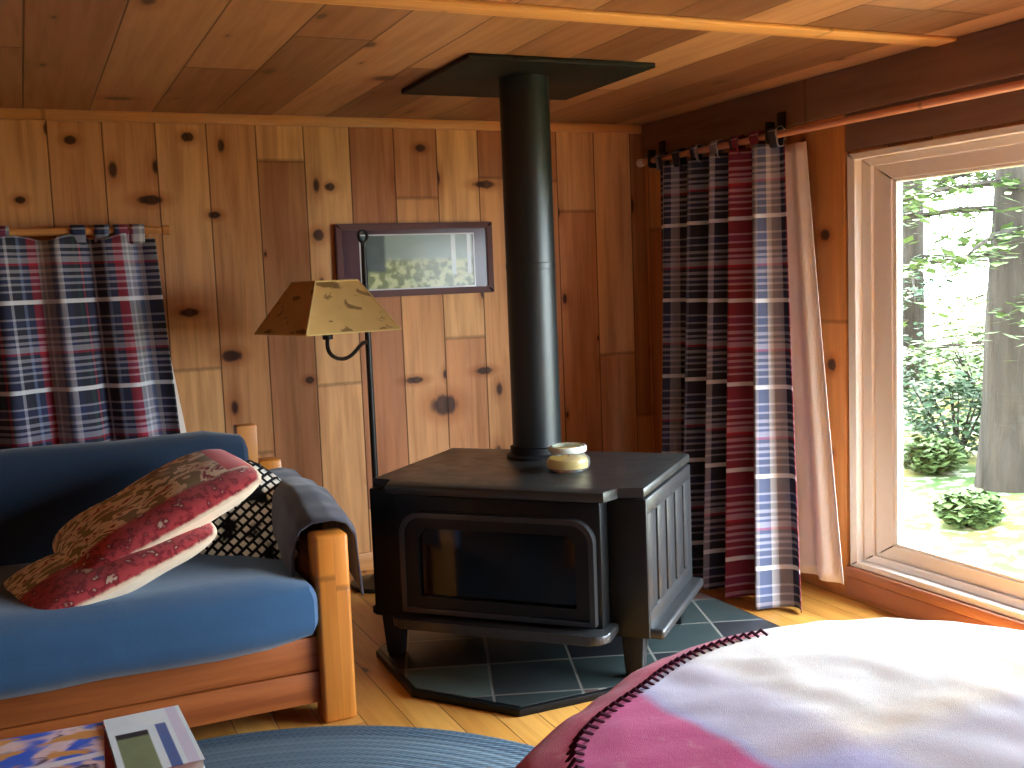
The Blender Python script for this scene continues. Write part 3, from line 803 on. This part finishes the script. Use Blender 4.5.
def right_band(m, x, y, col):
    # pale cover with a green photo panel and blue strip
    ins = m.mul(m.step(m.math('ABSOLUTE', m.add(x, .035)), .032, .036, 1, 0), m.step(y, .055, .06, 1, 0))
    pale = m.mix(m.noise(m.obj(), 22, 3), hexc(246,250,252), hexc(214,234,240))
    ph = m.mix(m.step(y, .02, .035), m.mix(m.noise(m.obj(), 18, 3), hexc(112,130,96), hexc(150,160,120)), hexc(40,44,52))
    c = m.mix(ins, pale, ph)
    st = m.step(m.math('ABSOLUTE', m.sub(x, .028)), .010, .013, 1, 0)
    c = m.mix(m.mul(st, m.step(y, .075, .08, 1, 0)), c, hexc(84,112,170))
    return m.mix(m.step(m.math('ABSOLUTE', m.sub(x, .062)), .010, .014, .6, 0), c, hexc(206,190,222))
magazine('magazine', .165, .33, .02, magmat('pale_cover', [(0,(.5,.5,.5)),(1,(.8,.8,.8))], 4, right_band), T((.182,2.378,.438), R(2)),
         'thick pale magazine with a green photo and blue strip at table corner', 'magazines on the coffee table')

# ------------------------------------------------------------------ throw over the round ottoman
def throw():
    cx, cy, rad, zt = 1.47, 1.335, .735, .568
    ob = bmesh.new(); lathe(ob, [(0,0),(.60,0),(.62,.03),(.63,.40),(.60,.47),(.45,.495),(0,.50)], 48)
    om = build('ottoman', ob, m_charcoal); om.matrix_basis = Matrix.Translation((cx,cy,.0125)); tag(om, 'round upholstered ottoman completely covered by the plaid throw', 'ottoman')
    prof = [(0,.035),(.2,.034),(.4,.028),(.55,.018),(.64,.006),(.69,-.012),(.722,-.05),(.738,-.12),(.745,-.2),(.752,-.3),(.76,-.40),(.768,-.52)]
    NR = 60; NA = 180
    bm = bmesh.new(); uvl = bm.loops.layers.uv.new('UVMap'); edl = bm.loops.layers.uv.new('edge')
    def sm(x, a, b): t = max(0, min(1, (x-a)/(b-a))); return t*t*(3-2*t)
    def gf(a): a %= 2*math.pi; return 1 + .17*sm(a, 2.2, 2.85)*(1-sm(a, 4.3, 5.6))      # longer towards the sofa side
    L = [0]
    for a, b in zip(prof, prof[1:]): L.append(L[-1]+math.hypot(b[0]-a[0], b[1]-a[1]))
    def sample(s):
        for k in range(len(L)-1):
            if s <= L[k+1]+1e-9:
                f = (s-L[k])/(L[k+1]-L[k]); return (prof[k][0]*(1-f)+prof[k+1][0]*f, prof[k][1]*(1-f)+prof[k+1][1]*f)
        return prof[-1]
    rows = []
    for i in range(NR+1):
        s = L[-1]*i/NR; r, z = sample(s); row = []
        for k in range(NA if i else 1):
            a = 2*math.pi*k/NA
            drop = max(0, (s-.72)/.5)
            fold = .030*drop*math.sin(a*13+math.sin(a*3)*2)
            nn = mnoise.noise(Vector((r*math.cos(a)*4, r*math.sin(a)*4, z*4)))*.010 + mnoise.noise(Vector((r*math.cos(a)*14, r*math.sin(a)*14, z*10)))*.005
            rr = r + fold + nn*.6 * (1 if drop > 0 else .3)
            row.append((bm.verts.new((rr*gf(a)*math.cos(a), rr*gf(a)*math.sin(a), zt + z + nn)), (s*gf(a)*math.cos(a), s*gf(a)*math.sin(a)), s, a))
        rows.append(row)
    for i in range(NR):
        A, B_ = rows[i], rows[i+1]
        for k in range(NA):
            q = [A[k % len(A)], B_[k], B_[(k+1)%NA]] if i == 0 else [A[k], B_[k], B_[(k+1)%NA], A[(k+1)%NA]]
            f = bm.faces.new([e[0] for e in q])
            wrap = max(e[3] for e in q) > 6 and min(e[3] for e in q) < .1
            for lp, e in zip(f.loops, q): lp[uvl].uv = e[2 - 1]; lp[edl].uv = (e[2], e[3] + (2*math.pi if wrap and e[3] < .1 else 0))
    m = Mat('brushed_wool_plaid', .95, .1)
    x, y, _ = m.sep(m.uv())
    fz = m.noise(m.uv(), 26, 4, .6, .8); wob = m.mul(m.sub(m.noise(m.uv(), 5, 3), .5), .05)
    u, v = m.add(x, wob), m.add(y, wob)
    mag, lil, crm, yel, lav = hexc(224,52,146), hexc(180,176,230), hexc(252,248,244), hexc(240,210,158), hexc(206,202,236)
    cu = m.ramp(m.step(u, -.9, .9), [(0,mag)]) if False else m.ramp(m.math('DIVIDE', m.add(u, .9), 1.8), [(0,mag),(.262,mag),(.275,lil),(.36,lav),(.40,crm),(.62,crm),(.66,yel),(.72,crm),(.85,lil)])
    cv = m.ramp(m.math('DIVIDE', m.add(v, .9), 1.8), [(0,mag),(.2,lil),(.36,lil),(.50,lil),(.54,yel),(.60,crm),(.9,crm),(1,lav)])
    col = m.mix(m.step(u, -.42, -.38, .02, .34), cu, cv)
    # magenta crocheted border along the edge towards the stove
    r, an, _ = m.sep(m.node('ShaderNodeUVMap', 0, uv_map='edge'))
    bd = m.mul(m.step(r, .612, .620), m.mul(m.step(an, 1.46, 1.60), m.step(an, 3.4, 3.5, 1, 0)))
    col = m.mix(bd, col, m.mix(fz, hexc(190,26,84), hexc(220,50,104)))
    col = m.mix(m.mul(m.step(fz, .55, .8), .14), col, hexc(244,238,232))
    m.col(col); m.set(m.b, 'Sheen Weight', .3); m.bump(m.add(m.mul(fz, .8), m.noise(m.uv(), 420, 3)), .35, .006)
    root = thing('throw_blanket', 'brushed plaid wool throw in magenta, lilac and cream over rounded ottoman', 'blanket', (cx,cy,0))
    o = build('wool_cloth', bm, m.m, root); solid(o, .010, 1)
    # dark whip stitches inside the border
    sb = bmesh.new()
    for k in range(44):
        an_ = 1.55 + k*.040
        z0 = zt + sample(.665)[1] + .018
        for r0, r1 in ((.598, .624),):
            p0 = Vector((r0*gf(an_)*math.cos(an_), r0*gf(an_)*math.sin(an_), zt+sample(r0)[1]+.010)); p1 = Vector((r1*gf(an_+.03)*math.cos(an_+.03), r1*gf(an_+.03)*math.sin(an_+.03), zt+sample(r1)[1]+.010))
            mid = (p0+p1)/2 + Vector((0,0,.012))
            tube(sb, [p0, mid, p1], [.003,.0042,.003], 6)
    st = build('stitching', sb, plain('dark_plum_yarn', hexc(72,26,46), .9, .1), root); st['label'] = 'dark yarn whip stitching'
throw()

# ------------------------------------------------------------------ outdoors
def outdoors():
    m = Mat('forest_ground', .95, .1)
    n = m.noise(m.obj(), 1.1, 4); n2 = m.noise(m.obj(), 9, 5)
    col = m.mix(m.step(n, .4, .62), hexc(120,110,56), hexc(62,84,44)); col = m.mix(m.step(n2, .50, .68, 0, .7), col, hexc(190,188,168)); m.col(col)
    bm = bmesh.new()
    def fn(s, t):
        x = 3.3 + s*s*24; y = -12 + t*36
        z = -.42 + .035*(x-3.3) + .10*mnoise.noise(Vector((x*.5, y*.5, 0)))
        return (x, y, z)
    grid(bm, 50, 60, fn); g = build('ground', bm, m.m); g['kind'] = 'structure'
    bm = bmesh.new()
    def fn2(s, t):
        x = 3.3 - s*25.0; y = -14 - .0 + t*11.9
        return (x, y, -.42)
    bark = Mat('grey_bark', .95, .1)
    bx, by, bz = bark.sep(bark.obj())
    bn = bark.noise(bark.comb(bark.mul(bx, 9), bark.mul(by, 9), bark.mul(bz, 1.6)), 1, 5)
    bark.col(bark.mix(bn, hexc(18,16,14), hexc(64,58,50))); bark.bump(bn, 1.0, .06)
    leafs = [plain('hemlock_green', hexc(44,66,40), .7, .3, var=.35, scale=3), plain('young_leaf_green', hexc(74,94,50), .7, .3, var=.3, scale=3)]
    def gz(x, y): return -.42 + .035*(x-3.3) + .10*mnoise.noise(Vector((x*.5, y*.5, 0)))
    def tree(x, y, h, r, label, first=2.0, n=26, spread=1.5, leaf=0, seed=1):
        rr = random.Random(seed)
        root = thing('conifer_tree', label, 'tree', (x, y, gz(x, y)-.05), 0, 'trees outside the window')
        bm = bmesh.new(); K = 14
        tube(bm, [(.10*math.sin(k*.5+seed), .08*math.cos(k*.7), h*k/K) for k in range(K+1)], [r*(1.25 if k == 0 else 1)*(1-.75*k/K) for k in range(K+1)], 14)
        tr_ = build('trunk', bm, bark.m, root)
        bb = bmesh.new(); fb = bmesh.new()
        for q in range(n):
            z = first + (h*.98-first)*q/n; a = rr.uniform(0, 2*math.pi); Lb = spread*(1-.6*q/n)*rr.uniform(.6, 1.1)
            d = Vector((math.cos(a), math.sin(a), 0)); p = [Vector((0,0,z)) + d*Lb*t + Vector((0,0,-.18*Lb*t*t+.05*t)) for t in (0,.25,.5,.75,1)]
            tube(bb, p, [.03,.024,.018,.012,.005], 6)
            side = Vector((-d.y, d.x, 0))
            for w in range(200):
                t = rr.uniform(.12, 1); c = Vector((0,0,z)) + d*Lb*t + Vector((0,0,-.18*Lb*t*t+.05*t)) + side*rr.gauss(0, .22*(1.15-t)+.04)*Lb*.8 + Vector((0,0,rr.gauss(-.02,.03)))
                ln = rr.uniform(.07,.15); b = rr.uniform(0, 6.28); e = Vector((math.cos(b), math.sin(b), rr.uniform(-.5,.2)))*ln; s_ = Vector((-e.y, e.x, rr.uniform(-.02,.02)))*.32
                fb.faces.new([fb.verts.new(c-e*.5), fb.verts.new(c+s_), fb.verts.new(c+e*.5), fb.verts.new(c-s_)])
        build('branch', bb, bark.m, root)
        f = build('foliage', fb, leafs[leaf], root, smooth=False); f['kind'] = 'stuff'
    tree(6.65, 5.60, 9, .24, 'thick grey trunked tree near the window, at right edge of the view', 1.1, 46, 2.1, 1, 3)
    tree(10.5, 10.6, 10, .16, 'distant slim conifer seen left of the thick trunk through the window', .3, 46, 2.2, 0, 8)
    tree(13.5, 11.2, 11, .2, 'farthest conifer at the back of the wood behind the bushes', .2, 50, 3.0, 1, 12)
    tree(9.5, 7.0, 10, .17, 'conifer standing behind the thick trunk, hidden by its branches', .8, 40, 2.0, 1, 21)
    def bush(x, y, r, h, label, leaf, seed):
        rr = random.Random(seed)
        root = thing('bush', label, 'bush', (x, y, gz(x, y)-.03), 0, 'bushes outside the window')
        sb = bmesh.new()
        for q in range(9):
            a = rr.uniform(0, 6.28); tube(sb, [(0,0,0),(math.cos(a)*r*.4, math.sin(a)*r*.4, h*.5),(math.cos(a)*r*.7, math.sin(a)*r*.7, h*.85)], [.015,.010,.004], 5)
        build('stem', sb, bark.m, root)
        fb = bmesh.new()
        for w in range(1500):
            v = Vector((rr.gauss(0,1), rr.gauss(0,1), rr.gauss(0,1))).normalized()*rr.uniform(.5,1)
            c = Vector((v.x*r, v.y*r, h*.55+v.z*h*.5)); b = rr.uniform(0, 6.28); ln = rr.uniform(.04,.09)
            e = Vector((math.cos(b), math.sin(b), rr.uniform(-.6,.6)))*ln; s_ = Vector((-e.y, e.x, rr.uniform(-.03,.03)))*.4
            fb.faces.new([fb.verts.new(c-e*.5), fb.verts.new(c+s_), fb.verts.new(c+e*.5), fb.verts.new(c-s_)])
        f = build('foliage', fb, leafs[leaf], root, smooth=False); f['kind'] = 'stuff'
    bush(7.2, 6.75, .5, .75, 'dark green bush left of the thick trunk through the window', 0, 31)
    bush(9.6, 8.6, .8, 1.0, 'larger pale green bush further behind, in the middle of the window', 1, 32)
    bush(7.6, 8.1, .6, .9, 'green bush close to the left edge of the window glass', 0, 33)
    bush(12.0, 9.6, 1.0, 1.5, 'tall dim bush far back below the farthest conifer', 0, 35)
    bush(11.5, 12.4, 1.1, 1.3, 'wide bush far back at the left edge of the glass', 1, 36)
    bush(6.6, 6.45, .28, .3, 'low green plant between the dark bush and the window', 1, 37)
    bush(5.6, 5.15, .22, .25, 'small low plant on bright ground in front of the thick trunk', 1, 34)
outdoors()

# ------------------------------------------------------------------ light
w = bpy.data.worlds.new('sky'); scene.world = w; w.use_nodes = True
bg = w.node_tree.nodes['Background']; bg.inputs[0].default_value = (.77, .90, 1.0, 1); bg.inputs[1].default_value = 22.0
def portal(name, loc, rot, sx, sy):
    l = bpy.data.lights.new(name, 'AREA'); l.shape = 'RECTANGLE'; l.size = sx; l.size_y = sy; l.cycles.is_portal = True
    o = bpy.data.objects.new(name, l); o.matrix_basis = Matrix.Translation(loc) @ rot; link(o)
portal('window_portal', (W+.16, 2.22, 1.01), Matrix.Rotation(R(90),4,'Y'), 1.75, 2.6)
sun = bpy.data.lights.new('sun', 'SUN'); sun.energy = 34.0; sun.angle = R(1.5); sun.color = (1, .95, .87)
so = bpy.data.objects.new('sun', sun); link(so)
el, az = R(46), R(58)                         # azimuth measured from +x towards +y
d = Vector((math.cos(el)*math.cos(az), math.cos(el)*math.sin(az), math.sin(el)))
so.rotation_euler = d.to_track_quat('Z', 'Y').to_euler()

# ------------------------------------------------------------------ camera
cam = bpy.data.cameras.new('camera'); co = bpy.data.objects.new('camera', cam); link(co)
cam.sensor_width = 36; cam.lens = 1074.0/1024*36; cam.clip_start = .05
rt = Vector((0.9096215743623581, -0.41362520248784074, -0.038765749334145144))
dn = Vector((-0.07575958580904203, -0.07340728529677379, -0.9944203616295276))
fw = Vector((0.40847163501593037, 0.9074830920365684, -0.09810892444197811))
mtx = Matrix((rt, -dn, -fw)).transposed().to_4x4(); mtx.translation = (0, 0, 1.42)
co.matrix_world = mtx
scene.camera = co
scene.view_settings.view_transform = 'Standard'; scene.view_settings.look = 'None'
scene.view_settings.gamma = 1.0; scene.view_settings.use_curve_mapping = False
scene.view_settings.exposure = 0.55
scene.cycles.max_bounces = 10; scene.cycles.diffuse_bounces = 6; scene.cycles.transparent_max_bounces = 12
scene.cycles.use_denoising = True
scene.cycles.sample_clamp_indirect = 8
